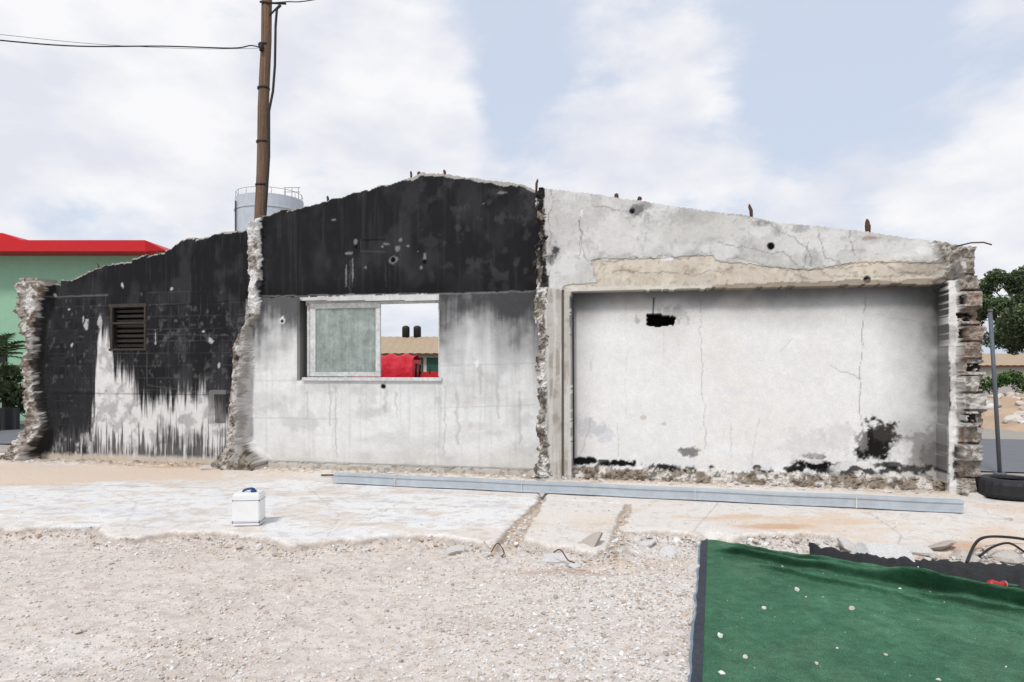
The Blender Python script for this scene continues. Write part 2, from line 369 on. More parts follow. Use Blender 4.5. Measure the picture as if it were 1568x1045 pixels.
blob(62,470,12,24,dA,(226,225,222),.8,.15,.9,RA|pilL,77)
# --- panel C
put((237,236,234),panel)
put((228,226,224),panel*sst(.4,.7,n3)*.5)
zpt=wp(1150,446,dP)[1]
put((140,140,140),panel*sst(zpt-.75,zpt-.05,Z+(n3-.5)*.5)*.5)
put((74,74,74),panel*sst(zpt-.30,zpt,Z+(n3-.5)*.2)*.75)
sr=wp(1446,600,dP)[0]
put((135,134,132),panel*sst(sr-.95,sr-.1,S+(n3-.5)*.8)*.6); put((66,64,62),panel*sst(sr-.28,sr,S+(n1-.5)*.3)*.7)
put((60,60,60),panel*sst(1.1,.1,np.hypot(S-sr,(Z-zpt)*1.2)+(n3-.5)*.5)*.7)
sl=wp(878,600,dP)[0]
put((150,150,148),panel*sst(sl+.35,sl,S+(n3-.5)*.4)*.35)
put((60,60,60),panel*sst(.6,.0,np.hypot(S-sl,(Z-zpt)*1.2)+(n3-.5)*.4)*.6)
put((230,222,213),panel*sst(.55,.75,fbm(S*.8,Z*.8,95))*.3)
for k,(x,y,rx,ry,c,op) in enumerate([(1025,484,20,14,(110,110,110),.4),(976,491,4,6,(130,130,130),.5),(1036,470,5,4,(170,170,170),.5),(900,655,22,14,(190,190,194),.6),(925,665,14,10,(204,204,208),.6),(1110,690,28,10,(236,236,236),.8),(1055,692,15,8,(85,84,82),.8),(1120,600,18,6,(222,222,226),.6),
   (1250,713,34,7,(15,15,15),1),(1246,699,15,3.5,(20,20,20),.9),(1247,707,11,3,(215,213,210),.95),(1342,680,27,28,(28,27,26),1),(1352,662,14,12,(70,65,60),.7),(1322,672,6,14,(150,148,145),.6),(1376,700,12,18,(235,234,232),.9),(1337,712,9,10,(232,231,228),.95),(1415,690,26,26,(135,132,128),.75),(1428,700,14,18,(90,87,84),.6),(1400,718,24,5,(35,33,32),.9),(1385,690,10,12,(225,224,222),.7),(1020,722,40,5,(150,148,145),.5),
   (893,706,18,5,(18,18,18),1),(950,710,26,5,(18,18,18),1),(1020,716,20,3.5,(40,40,40),.8),(1165,724,18,3,(25,25,25),.9),(1215,718,14,4,(25,25,25),.9),(1300,716,22,6,(228,226,222),.9),(1017,650,4,3,(170,168,165),.6),(985,640,4,3,(205,188,172),.7),(905,560,2,7,(205,195,188),.5),(1362,712,20,4,(25,25,25),.9),(1235,680,30,18,(216,214,211),.6),(1285,670,22,18,(214,212,209),.6)]):
    blob(x,y,rx,ry,dP,c,.9,.25,op,panel,200+k)
crack([(1000,480),(1001,457)],dP,.012,(30,30,30),.9,panel,.0)
crack([(1016,497),(1016,560)],dP,.006,(205,203,201),.5,panel,.02)
for pts,o in [([(1070,450),(1074,520),(1076,600),(1080,690)],.4),([(1325,448),(1320,520),(1316,600),(1320,660)],.6),([(1272,560),(1295,570),(1318,580)],.5),([(1320,480),(1400,490),(1440,520)],.2),([(1215,518),(1195,540)],.25),([(960,455),(958,640)],.15),([(905,640),(890,700)],.3),([(945,650),(947,700)],.3),([(1118,650),(1120,700)],.25),([(1160,640),(1150,715)],.25)]:
    crack(pts,dP,.006,(120,118,116),o,panel,.04)
put((150,138,124),pl2); put((215,210,203),pl2*sst(.49,.57,n1)); put((95,84,74),pl2*sst(.58,.70,n2)*.8)
bl=panel&~pl2&(Z<0.22+(n1-.5)*.18); put((30,29,28),bl*sst(.48,.55,n3*.5+n1*.5)*.9)
put((4,4,4),hole1); put((18,17,15),smallwin)
C*= (0.95+0.08*fbm(S*4,Z*4,99)+0.05*(nf-.5))[...,None]

# ------------------------------------------------------------ wall mesh
ns,nz=S.shape
backd=np.full(S.shape,-0.45); backd=np.minimum(backd,D-0.06)
Xf=OX+S*TX+D*NX; Yf=OY+S*TY+D*NY; Xb=OX+S*TX+backd*NX; Yb=OY+S*TY+backd*NY
Vf=np.stack([Xf,Yf,Z],-1).reshape(-1,3); Vb=np.stack([Xb,Yb,Z],-1).reshape(-1,3)
idx=np.arange(ns*nz).reshape(ns,nz); NV=ns*nz
cell=inside[:-1,:-1]&inside[1:,:-1]&inside[1:,1:]&inside[:-1,1:]
a,b,c,d_=idx[:-1,:-1],idx[1:,:-1],idx[1:,1:],idx[:-1,1:]
qf=np.stack([a,b,c,d_],-1)[cell]; qb=np.stack([a,d_,c,b],-1)[cell]+NV
cp=np.pad(cell,1)
sides=[]
def sd(p,q,mask):
    e=np.stack([p,q],-1)[mask]; sides.append(np.stack([e[:,1],e[:,0],e[:,0]+NV,e[:,1]+NV],-1))
sd(a,b,cell&~cp[1:-1,:-2]); sd(b,c,cell&~cp[2:,1:-1]); sd(c,d_,cell&~cp[1:-1,2:]); sd(d_,a,cell&~cp[:-2,1:-1])
Fall=np.concatenate([qf,qb]+sides)
Cb=np.ones((NV,3))*alb((150,140,128))*(0.8+.4*n1.reshape(-1,1))
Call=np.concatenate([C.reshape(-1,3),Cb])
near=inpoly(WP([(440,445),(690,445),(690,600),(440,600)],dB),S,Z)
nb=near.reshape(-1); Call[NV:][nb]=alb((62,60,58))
Vall=np.concatenate([Vf,Vb]); used=np.zeros(2*NV,bool); used[Fall.ravel()]=True
remap=np.cumsum(used)-1; 
m_wall=material('burnt_plaster',attr=True,rough=.92,nscale=55,namt=.10,var=(9,.07),bumps=((9,.12,.02),(70,.4,.006)),spec=.15)
ruin=empty('ruined_building')
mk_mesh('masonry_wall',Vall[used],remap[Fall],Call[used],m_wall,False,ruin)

# ------------------------------------------------------------ windows
m_alu=material('window_aluminium',alb((214,214,212)),.45,.0,nscale=20,namt=.2,var=(5,.2))
m_glass=material('dirty_glass',alb((158,168,162)),.5,0,nscale=12,namt=.25,var=(4,.3),streak=((14,14,1.2),.25),bumps=((10,.1,.01),),spec=.4)
m_louv=material('louvre_metal',alb((62,56,50)),.7,nscale=15,namt=.4)
def wbox(name,x0,y0,x1,y1,d,t,mat,bev=.004,par=ruin):
    s0,z1=wp(x0,y0,d); s1,z0=wp(x1,y1,d)
    return box(name,(s0,d-t,z0),(s1,d,z1),mat,par,bev,WM)
D0=-0.33
for i,(x0,y0,x1,y1,dd,t) in enumerate([(462,578,676,584,dB+.04,.2),(468,461,674,463.5,D0,.08),(470,464,474,577,D0,.08),(671,464,674,577,D0,.06),
     (474.5,465,582,471,D0+.02,.04),(474.5,570,582,577,D0+.02,.04),(474.5,471.2,483,569.8,D0+.02,.04),(575,471.2,582,569.8,D0+.02,.04)]):
    wbox('window_frame_%d'%(i+1),x0,y0,x1,y1,dd,t,m_alu)
wbox('window_pane',483,471,575,570,D0+.0,.01,m_glass,0)
dw=dA-.03
for i in range(8):
    y=474+i*7.6; s0,z1=wp(174,y,dw); s1,z0=wp(220,y+5,dw)
    M=WM@Matrix.Translation(((s0+s1)/2,dw-.05,(z0+z1)/2))@Matrix.Rotation(math.radians(-18),4,'X')
    box('louvre_%d'%(i+1),(-(s1-s0)/2,-.004,-.022),((s1-s0)/2,.004,.022),m_louv,ruin,0,M)
for i,(x0,y0,x1,y1) in enumerate([(166,466,224,470),(166,534,224,537),(168,470,172,534),(220,470,223,534),(166,494,224,496)]):
    wbox('louvre_frame_%d'%(i+1),x0,y0,x1,y1,dA+.015,.05,m_louv)

m_rust=material('rusty_steel',alb((92,66,54)),.85,nscale=30,namt=.4)
for i,(x,y,h,d,r) in enumerate([(628,270,.09,dB,.02),(680,267,.08,dB,.02),(500,308,.09,dB,.02),(820,287,.13,-.1,.016),(944,300,.04,-.1,.03),(978,308,.07,-.1,.03),(1152,332,.18,-.1,.022),(1331,356,.18,-.1,.032),(148,411,.10,dA-.1,.014),(238,390,.06,dA-.1,.02),(640,266,.04,dB,.03)]):
    s,z=wp(x,y,d); lean=random.uniform(-.03,.03)
    tube('anchor_bolt_%d'%(i+1),[w2(s,d-.05,z-.12),w2(s+lean*.3,d-.05,z+h*.5),w2(s+lean,d-.05,z+h*.8),w2(s+lean*1.3,d-.05,z+h)],[r*.8,r,r*.9,r*.35],m_rust,ruin,7,.2)
s,z=wp(1462,376,.2)
tube('bent_bar',[w2(s,.25,z-.02),w2(s+.12,.34,z-.0),w2(s+.25,.34,z-.0),w2(s+.34,.33,z-.03)],.009,m_rust,ruin)
s,z=wp(875,460,-.1); tube('reveal_conduit',[w2(s+.02,-.12,z),w2(s+.03,-.12,.25)],.012,m_louv,ruin)

# ------------------------------------------------------------ ground
STG=0.02
xs=np.concatenate([[-400,-150,-60,-30,-18,-13],np.arange(-10.6,7.6,STG),[8.5,10,13,20,35,70,150,400]])
ys=np.concatenate([[-60,-20,-5,0,1.5,2.4],np.arange(2.9,12.6,STG),[13.2,14.5,17,22,30,50,90,200,700]])
GX,GY=np.meshgrid(xs,ys,indexing='ij')
q1=fbm(GX*5,GY*5,111); q2=fbm(GX*16,GY*16,112); q3=fbm(GX*1.1,GY*1.1,113); q4=fbm(GX*.5,GY*.5,114)
gw=GX+(q2-.5)*.12+(q1-.5)*.22; hw=GY+(fbm(GX*16,GY*16,115)-.5)*.12+(fbm(GX*5,GY*5,116)-.5)*.25
slab1=inpoly(GP([(-160,812),(0,808),(60,806),(140,806),(158,818),(200,824),(260,815),(330,812),(400,822),(450,836),(520,826),(560,824),(620,816),(700,824),(756,834),(768,822),(826,766)])+[(0.42,12),(-16,15)],gw*.5+GX*.5,hw)
slab2=inpoly(GP([(834,764),(956,772),(944,800),(930,840),(905,846),(862,834),(832,836),(800,822)]),gw*.4+GX*.6,hw*.5+GY*.5)
slab3=inpoly(GP([(962,772),(952,812),(1000,812),(1075,818),(1240,815),(1300,826),(1340,858),(1430,846),(1500,842),(1600,840),(1700,840)])+[(9,8),(8,10.5),(0.5,11.5)]+GP([(840,758)]),gw,hw)
mid=inpoly(GP([(836,700),(1500,740),(1500,785),(962,771),(834,764)]),GX,GY)
slab=slab1|slab2|slab3|mid
wd=(GX-OX)*NX+(GY-OY)*NY
slab|=(wd<0)
sf=blur(slab.astype(float),1)
gap=inpoly(GP([(822,764),(845,764),(810,822),(750,836),(762,824)]),GX,GY)|inpoly(GP([(950,770),(970,770),(960,815),(925,842),(938,810)]),GX,GY)
low=np.where(gap,-.03,-.085)
GZ=(1-sf)*low
GZ+=np.where(slab,(q1-.5)*.008,(q1-.5)*.04+(q2-.5)*.03+(q3-.5)*.05)
eb=blur(slab.astype(float),7); edgeband=np.clip(1-np.abs(eb-.35)/.35,0,1)*(~slab)
GZ+=edgeband*(.01+.05*sst(.5,.7,q2))*(~gap)
base=np.clip(1-np.abs(wd+0.06)/.34,0,1)
GZ+=base*(.01+.06*sst(.5,.75,q2)*sst(.4,.6,q1))
far=np.clip((GY-13)/5,0,1); GZ=GZ*(1-far)+(-.02)*far
O=np.array(gp(1082,822,-.06)); Lft=np.array(gp(1072,1045,-.06))-O; Lft=Lft/np.linalg.norm(Lft)
Tp=np.array(gp(1568,903,-.06))-O; Tp=Tp/np.linalg.norm(Tp)
def turfin(x,y,m=0.0): return inpoly([tuple(O+Tp*m+Lft*(m+.05)),tuple(O+Tp*4.4+Lft*(m+.05)),tuple(O+Tp*4.4+Lft*5.2),tuple(O+Tp*m+Lft*5.2)],x,y)
tbed=blur(turfin(GX,GY,-.02).astype(float),2)
GZ=GZ*(1-tbed)+np.minimum(GZ,-.095)*tbed
G=np.ones(GX.shape+(3,))*alb((224,213,203),.9)
def gput(c,m,k=.9):
    global G
    m=np.clip(m,0,1)[...,None]; G=G*(1-m)+alb(c,k)*m
gput((230,226,221),sst(-1.5,2.5,GX+(q3-.5)*4)*.7)
gput((210,195,182),sst(.5,.72,q3)*.45); gput((236,230,224),sst(.50,.68,q4)*.5)
gput((192,177,163),sst(.56,.70,q2)*.5)
gput((205,194,184),sst(.55,.68,q1)*.35)
gput((234,227,219),slab)
gput((230,210,190),slab*sst(.45,.6,q3)*.5)
white=inpoly(GP([(-60,748),(80,742),(200,736),(330,750),(420,734),(520,738),(832,764),(762,832),(700,822),(560,822),(440,830),(330,808),(160,812),(0,800)]),gw+(q3-.5)*.5,hw+(q3-.5)*.5)
gput((243,241,238),blur(white.astype(float),2)*slab1*.92)
gput((222,225,229),white*slab1*sst(.55,.70,fbm(GX*1.3,GY*4,120))*.5)
gput((228,212,196),white*slab1*sst(.52,.66,fbm(GX*2,GY*3.4,121))*.6)
gput((206,194,182),white*slab1*sst(.56,.70,fbm(GX*6,GY*9,122))*.5)
gput((196,184,172),slab*sst(.60,.68,fbm(GX*13,GY*13,123))*.35)
dirtL=inpoly(GP([(-60,712),(330,712),(345,735),(200,735),(80,742),(-60,748)]),gw,hw)
gput((232,210,188),blur(dirtL.astype(float),2)*.8)
gput((228,206,184),slab3*sst(.48,.62,q3)*.5)
def gblob(px,py,rx,ry,c,op,sd=0,rough=.7):
    x0,y0=gp(px,py); q=np.hypot((GX-x0)/rx,(GY-y0)/ry)+(fbm(GX*4,GY*4,130+sd)-.5)*rough*1.6
    gput(c,sst(1.3,.4,q)*op)
gblob(1180,806,.45,.14,(206,158,114),.65,1); gblob(1120,792,.7,.12,(222,188,154),.5,2); gblob(1470,836,.3,.2,(204,152,108),.5,3)
gblob(1290,800,.5,.12,(228,202,174),.6,4); gblob(890,790,.4,.2,(236,226,214),.8,5); gblob(990,850,.5,.25,(216,190,162),.4,6); gblob(1080,790,.2,.1,(232,230,226),.7,7)
gblob(870,860,.35,.10,(180,138,104),.5,8); gblob(265,716,.5,.12,(212,166,122),.6,9); gblob(1400,806,.6,.1,(236,230,222),.6,10)
gput((206,184,160),gap*(~slab)*.85)
for pts,w in [([(829,763),(768,822),(756,836)],.02),([(512,742),(505,705)],.01),([(1480,790),(1568,800)],.012),([(800,800),(930,812)],.006),([(-50,742),(80,742),(340,748)],.010),([(1100,770),(1060,815)],.006),([(1330,785),(1380,820),(1370,850)],.008),([(150,745),(210,770),(190,812)],.005),([(470,745),(520,790),(500,826)],.005),([(620,765),(560,800)],.004)]:
    q=dline(GP(pts),GX+(q2-.5)*.06,GY+(q2-.5)*.06); gput((150,130,112),sst(w*1.6,w*.4,q)*.5)
gput((160,144,128),sst(.12,.45,sf)*sst(.9,.6,sf)*.65)
gput((200,180,158),base*sst(.4,.55,q2)*.8*(wd>-.4)); gput((128,112,98),base*sst(.55,.68,q2)*.6)
gput((200,190,176),far*.9)
gput((168,160,150),(wd<-.8)*.9)
GV=np.stack([GX,GY,GZ],-1).reshape(-1,3); gi=np.arange(GX.size).reshape(GX.shape)
GF=np.stack([gi[:-1,:-1],gi[1:,:-1],gi[1:,1:],gi[:-1,1:]],-1).reshape(-1,4)
m_gr=material('gravel_and_concrete_ground',attr=True,rough=.95,nscale=90,namt=.24,var=(22,.12),bumps=((30,.3,.02),(130,.6,.008)),spec=.1)
mk_mesh('ground',GV,GF,G.reshape(-1,3),m_gr,True)
def gh(x,y):
    i=np.clip(np.searchsorted(xs,x),0,len(xs)-1); j=np.clip(np.searchsorted(ys,y),0,len(ys)-1)
    return GZ[i,j],slab[i,j],q3[i,j],edgeband[i,j],base[i,j]

# ------------------------------------------------------------ stones
def ico(sub):
    bm=bmesh.new(); bmesh.ops.create_icosphere(bm,subdivisions=sub,radius=1)
    V=np.array([v.co[:] for v in bm.verts]); Fc=np.array([[v.index for v in f.verts] for f in bm.faces]); bm.free(); return V,Fc
I1=ico(1); I2=ico(2)
def stones(name,pos,size,cols,mat,base=I1,jag=.25,flat=.6,parent=None):
    n=len(pos); V0,F0=base; k=len(V0)
    if k>12:
        V=np.repeat(V0[None],n,0)
        for c_ in range(7):
            nd=rng.normal(size=(n,1,3)); nd/=np.linalg.norm(nd,axis=2,keepdims=True); h_=rng.uniform(.42,.8,(n,1))
            dd=(V*nd).sum(-1); ex=np.maximum(dd-h_,0); V=V-nd*ex[...,None]
        V=V*(1+rng.uniform(-jag*.4,jag*.4,(n,k,1)))*1.25
    else: V=np.repeat(V0[None],n,0)*(1+rng.uniform(-jag,jag,(n,k,1)))
    sc=rng.uniform(.6,1.3,(n,1,3)); sc[:,:,2]*=flat; V=V*sc
    t=rng.uniform(0,6.28,n); tl=rng.normal(0,.35,n)
    y=V[:,:,1]*np.cos(tl)[:,None]-V[:,:,2]*np.sin(tl)[:,None]; z=V[:,:,1]*np.sin(tl)[:,None]+V[:,:,2]*np.cos(tl)[:,None]
    V=np.stack([V[:,:,0],y,z],-1)
    x=V[:,:,0]*np.cos(t)[:,None]-V[:,:,1]*np.sin(t)[:,None]; y=V[:,:,0]*np.sin(t)[:,None]+V[:,:,1]*np.cos(t)[:,None]
    V=np.stack([x,y,V[:,:,2]],-1)*size[:,None,None]+pos[:,None,:]
    Fc=(F0[None]+(np.arange(n)*k)[:,None,None]).reshape(-1,3)
    Cc=np.repeat(cols,k,0)
    return mk_mesh(name,V.reshape(-1,3),Fc,Cc,mat,False,parent)
m_st=material('stone_chips',attr=True,rough=.95,nscale=60,namt=.2,bumps=((90,.4,.006),),spec=.15)
pal=np.array([alb(c,.90) for c in [(232,227,221),(222,214,205),(208,196,184),(240,238,235),(190,182,174),(214,196,178),(226,221,215),(232,229,225)]])
def palette(n): return pal[rng.integers(0,len(pal),n)]*rng.uniform(.82,1.05,(n,1))
N=120000
y=2.9+(rng.random(N)**1.2)*5.3; x=rng.uniform(-.82,.82,N)*(y+.4)
h,sl_,qq,e_,b_=gh(x,y)
dens=np.where(sl_,.010,.20+.5*sst(-1.5,1.8,x)+.5*e_+.35*sst(.5,.65,qq))
k=(rng.random(N)<dens)&~turfin(x,y,-.04); x,y,h,e_=x[k],y[k],h[k],e_[k]; n=len(x)
size=np.clip(rng.lognormal(-5.1,.42,n)*(1+.3*sst(-1,1.5,x)),.003,.024)*(1+.4*e_)
stones('gravel',np.stack([x,y,h+size*.2],-1),size,palette(n),m_st)
N=26000; x=rng.uniform(-9,6.5,N); y=rng.uniform(5.4,11.6,N); h,sl_,qq,e_,b_=gh(x,y)
k=(rng.random(N)<(e_>.25)*.22*(1+1.2*(x>0))+(b_>.35)*.10)&~turfin(x,y,-.05); x,y,h=x[k],y[k],h[k]; n=len(x)
size=np.clip(rng.lognormal(-4.0,.5,n),.010,.07)
stones('rubble',np.stack([x,y,h+size*.2],-1),size,palette(n)*.95,m_st,I2,.12,.6)
L=[(700,836,.10),(745,842,.06),(850,846,.10),(905,838,.12),(880,856,.06),(1020,836,.09),(1350,856,.18),(1395,850,.15),(1440,846,.14),(1300,840,.10),(1480,852,.12),(1530,850,.12),(320,722,.10),(345,716,.14),(375,714,.11),(395,712,.07),(30,700,.12),(15,706,.10),(45,703,.08),(850,730,.08),(1090,756,.05),(1460,752,.08),(1490,764,.10),(1545,800,.05),(760,850,.05),(690,832,.06),(1420,862,.08),(1060,862,.06),(640,840,.04),(560,834,.05),(720,887,.03),(122,955,.025),(610,980,.025),(990,826,.07),(1230,826,.08),(1260,832,.1),(960,838,.06)]
P=[];Sz=[]
for px,py,r in L:
    gx,gy=gp(px,py,-.03); hh=gh(np.array([gx]),np.array([gy]))[0][0]; P.append((gx,gy,hh+r*.1)); Sz.append(r)
rs_=np.random.default_rng(4); st_=pal[rs_.choice([0,1,2,6,7],len(P))]*.80
stones('concrete_lumps',np.array(P),np.array(Sz),st_,m_st,I2,.14,.42)

# ------------------------------------------------------------ road
m_road=material('asphalt',alb((150,152,156),.55),.9,nscale=80,namt=.2,var=(2,.1))
V=[];nR=30
for i in range(nR+1):
    s=-60+120*i/nR
    for d in (-2.0,-7.5):
        X,Y,_=w2(s,d,0); V.append((X,Y,.02))
mk_mesh('road',V,[[2*i,2*i+2,2*i+3,2*i+1] for i in range(nR)],None,m_road)

# ------------------------------------------------------------ metal profile
m_gal=material('galvanised_steel',alb((188,196,202)),.5,.15,nscale=8,namt=.10,var=(2,.1),spec=.5,bumps=((20,.05,.01),))
prof=empty('steel_roof_profile')
A=Vector((*gp(511,741),0)); B=Vector((*gp(1476,787.5),0)); dirv=(B-A).normalized(); Lg=(B-A).length
nrm=Vector((dirv.y,-dirv.x,0))
PM=Matrix(((dirv.x,-nrm.x,0,A.x),(dirv.y,-nrm.y,0,A.y),(0,0,1,0.012),(0,0,0,1)))
cs=[(-.004,0),(-.004,.014),(.010,.018),(.010,.094),(-.004,.100),(-.004,.122),(.03,.126),(.11,.126),(.11,.118),(.03,.118),(.016,.114),(.018,.016),(.008,.008),(.11,.008),(.11,0)]
V=[];Fc=[];seg=24
for i in range(seg+1):
    xx=Lg*i/seg; sag=.003*math.sin(i*1.3)
    for a_,b_ in cs: V.append(PM@Vector((xx,a_,b_+sag)))
nc=len(cs)
for i in range(seg):
    for k in range(nc): Fc.append([i*nc+k,(i+1)*nc+k,(i+1)*nc+(k+1)%nc,i*nc+(k+1)%nc])
mk_mesh('channel',V,Fc,None,m_gal,False,prof)
m_blk=material('black_plastic',(.02,.02,.022),.6,nscale=20,namt=.3)
for i,f in enumerate([.12,.35,.63,.86]):
    box('strap_%d'%(i+1),(Lg*f,-.008,-.002),(Lg*f+.010,.118,.13),m_alu,prof,0,PM)
tube('iron_rod',[Vector((*gp(492,730),.02)),Vector((*gp(511,731),.03)),Vector((*gp(560,735),.02))],.012,m_rust)

# ------------------------------------------------------------ jerry can
m_wp=material('white_plastic',alb((244,244,242)),.4,nscale=10,namt=.05,spec=.4)
m_bl=material('blue_plastic',alb((40,66,120)),.45,nscale=20,namt=.1)
jc=empty('plastic_container'); jx,jy=gp(374,807)
JM=Matrix.Translation((jx,jy+.12,.0))@Matrix.Rotation(math.radians(5),4,'Z')
box('body',(-.130,-.105,.004),(.130,.105,.310),m_wp,jc,.010,JM)
box('top_shoulder',(-.118,-.093,.305),(.118,.093,.318),m_wp,jc,.005,JM)
for i,(z,h_) in enumerate(((.030,.010),(.048,.003),(.245,.008))): box('stripe_%d'%(i+1),(-.1315,-.1065,z),(.1315,.1065,z+h_),m_bl,jc,0.002,JM)
tube('screw_cap',[JM@Vector((.05,-.02,.314)),JM@Vector((.05,-.02,.338))],.028,m_bl,jc,16)
tube('handle',[JM@Vector(p) for p in [(-.06,0,.316),(-.045,0,.334),(-.01,0,.346),(.03,0,.350),(.055,0,.336)]],.011,m_bl,jc,8)

# ------------------------------------------------------------ turf carpet
m_turf=material('green_turf',attr=True,rough=.95,nscale=140,namt=.55,var=(14,.25),bumps=((25,.3,.02),(200,.9,.015)),spec=.1)
turf=empty('artificial_turf_carpet')
nu,nvv=340,360; U_,V_=np.meshgrid(np.linspace(0,4.4,nu),np.linspace(0,5.2,nvv),indexing='ij')
t1=fbm(U_*3,V_*3,140); t2=fbm(U_*1.2,V_*1.2,141)
off=(np.interp(U_[:,0],[0,.3,.5,.8,1.0,1.25,1.6,2.2,3,4.4],[0,.03,.0,.08,-.02,.06,.10,.0,.05,0])[:,None]+(fbm(U_*3.5,V_*0,142)-.5)*.10)*np.exp(-V_*1.6)*sst(0,.2,U_)
def ridge(v0,amp,w,ph,wv=.09): 
    q=(V_-v0-wv*np.sin(U_*1.9+ph)-(t2-.5)*.45)/w
    return amp*np.exp(-q**2)
RG=ridge(.12,.055,.040,.3)*sst(.1,.4,U_)+ridge(.42,.10,.045,1.2)*sst(0,.3,U_)*sst(3.2,1.4,U_)+ridge(.85,.065,.045,2.6)*sst(2.5,.8,U_)*sst(.2,.6,U_)+ridge(.28,.09,.040,4)*sst(.9,1.4,U_)+ridge(.62,.075,.042,5.2)*sst(.8,1.6,U_)+ridge(1.3,.05,.05,1.0,.2)*sst(1.4,2.2,U_)
TXX=O[0]+U_*Tp[0]+(V_+off+RG*1.35)*Lft[0]; TYY=O[1]+U_*Tp[1]+(V_+off+RG*1.35)*Lft[1]
TZ=-.06+RG+(t1-.5)*.035+(t2-.5)*.04+(fbm(U_*9,V_*9,147)-.5)*.012
CT=alb((92,142,110),.86)*(0.76+.48*t2[...,None])*(0.80+.40*fbm(U_*8,V_*8,143)[...,None])
CT=CT+alb((170,170,150),.8)*0.07*sst(.52,.7,fbm(U_*2.5,V_*2.5,149))[...,None]
ti=np.arange(U_.size).reshape(U_.shape)
TF=np.stack([ti[:-1,:-1],ti[:-1,1:],ti[1:,1:],ti[1:,:-1]],-1).reshape(-1,4)
mk_mesh('turf_sheet',np.stack([TXX,TYY,TZ],-1).reshape(-1,3),TF,CT.reshape(-1,3),m_turf,True,turf)
m_bord=material('dark_edging_tape',alb((62,66,74)),.8,nscale=30,namt=.3,var=(6,.3))
m_lb=material('blue_grey_edging',alb((128,144,158)),.8,nscale=30,namt=.3)
def strip_mesh(name,u0,u1,mat,dz=0.004,n=160,L=5.2,wob=.01):
    V=[]
    for i in range(n+1):
        v=L*i/n; iv=min(int(v/5.2*(nvv-1)),nvv-1)
        w=wob*(vn(np.array(v*5.),np.array(0.),77)-.5)*2+wob*(vn(np.array(v*17.),np.array(0.),78)-.5)
        zz=TZ[0,iv]
        for u in (u0+w,u1): V.append((O[0]+u*Tp[0]+v*Lft[0],O[1]+u*Tp[1]+v*Lft[1],zz+dz))
    return mk_mesh(name,V,[[2*i,2*i+1,2*i+3,2*i+2] for i in range(n)],None,mat,True,turf)
strip_mesh('edging_tape',-.05,.010,m_bord,.006,wob=.006); strip_mesh('edging_fringe',-.066,-.03,m_lb,.0,wob=.012)
m_flap=material('black_geotextile',(.022,.022,.024),.85,nscale=30,namt=.3,bumps=((8,.6,.04),(60,.3,.01)))
fl_t=GP([(1240,842),(1290,850),(1340,858),(1400,860),(1480,866),(1568,868),(1680,870)],-.05); fl_b=GP([(1240,852),(1290,862),(1340,876),(1400,888),(1480,900),(1568,916),(1680,940)],-.05)
n=120; Vf_=[]
for i in range(n+1):
    t=i/n*(len(fl_t)-1); k0=min(int(t),len(fl_t)-2); f=t-k0
    a_=np.array(fl_t[k0])*(1-f)+np.array(fl_t[k0+1])*f; b_=np.array(fl_b[k0])*(1-f)+np.array(fl_b[k0+1])*f
    w_=float(vn(np.array(i*.22),np.array(0.),80)-.5)*.12
    for j in range(13):
        g=j/12; p=a_*(1-g)+b_*g
        Vf_.append((p[0],p[1]+w_*(1-g),-.05+.05*math.sin(g*3.14)*(.5+float(vn(np.array(i*.3),np.array(g*2.),81)))+.03*float(vn(np.array(i*.5),np.array(g*5.),82))))
mk_mesh('underlay_flap',Vf_,[[i*13+j,i*13+j+1,(i+1)*13+j+1,(i+1)*13+j] for i in range(n) for j in range(12)],None,m_flap,True,turf)
n=380; iu=rng.integers(2,nu,n); iv=(rng.random(n)**1.2*(nvv-1)).astype(int)
sz=np.clip(rng.lognormal(-5.7,.45,n),.002,.010)
stones('grit',np.stack([TXX[iu,iv],TYY[iu,iv],TZ[iu,iv]+sz*.4],-1),sz,palette(n),m_st,parent=turf)
pos=[];rr_=[]
for (px,py,r) in [(1220,898,.016),(1103,968,.018),(1170,925,.013),(1305,930,.015),(1142,1000,.013),(1105,1022,.018),(1215,860,.014),(1378,908,.012),(1357,995,.012),(1437,1032,.014),(1250,1010,.010)]:
    gx,gy=gp(px,py,-.03); kk=np.argmin((TXX-gx)**2+(TYY-gy)**2); zz=TZ.ravel()[kk]; pos.append((gx,gy,zz+r*.4)); rr_.append(r)
stones('turf_stones',np.array(pos),np.array(rr_),palette(len(pos)),m_st,I2,.12,.7,turf)
m_red=material('red_paint',alb((190,30,38)),.4,nscale=12,namt=.15,spec=.5)
gx,gy=gp(1527,898,0.03); can=empty('crushed_can')
tube('can_body',[(gx-.06,gy,.04),(gx-.03,gy+.005,.047),(gx+.02,gy-.005,.04),(gx+.05,gy,.045)],[.022,.026,.018,.025],m_red,can,12,.15)
tube('can_lid',[(gx+.05,gy,.045),(gx+.058,gy,.045)],[.023,.021],m_alu,can,12)

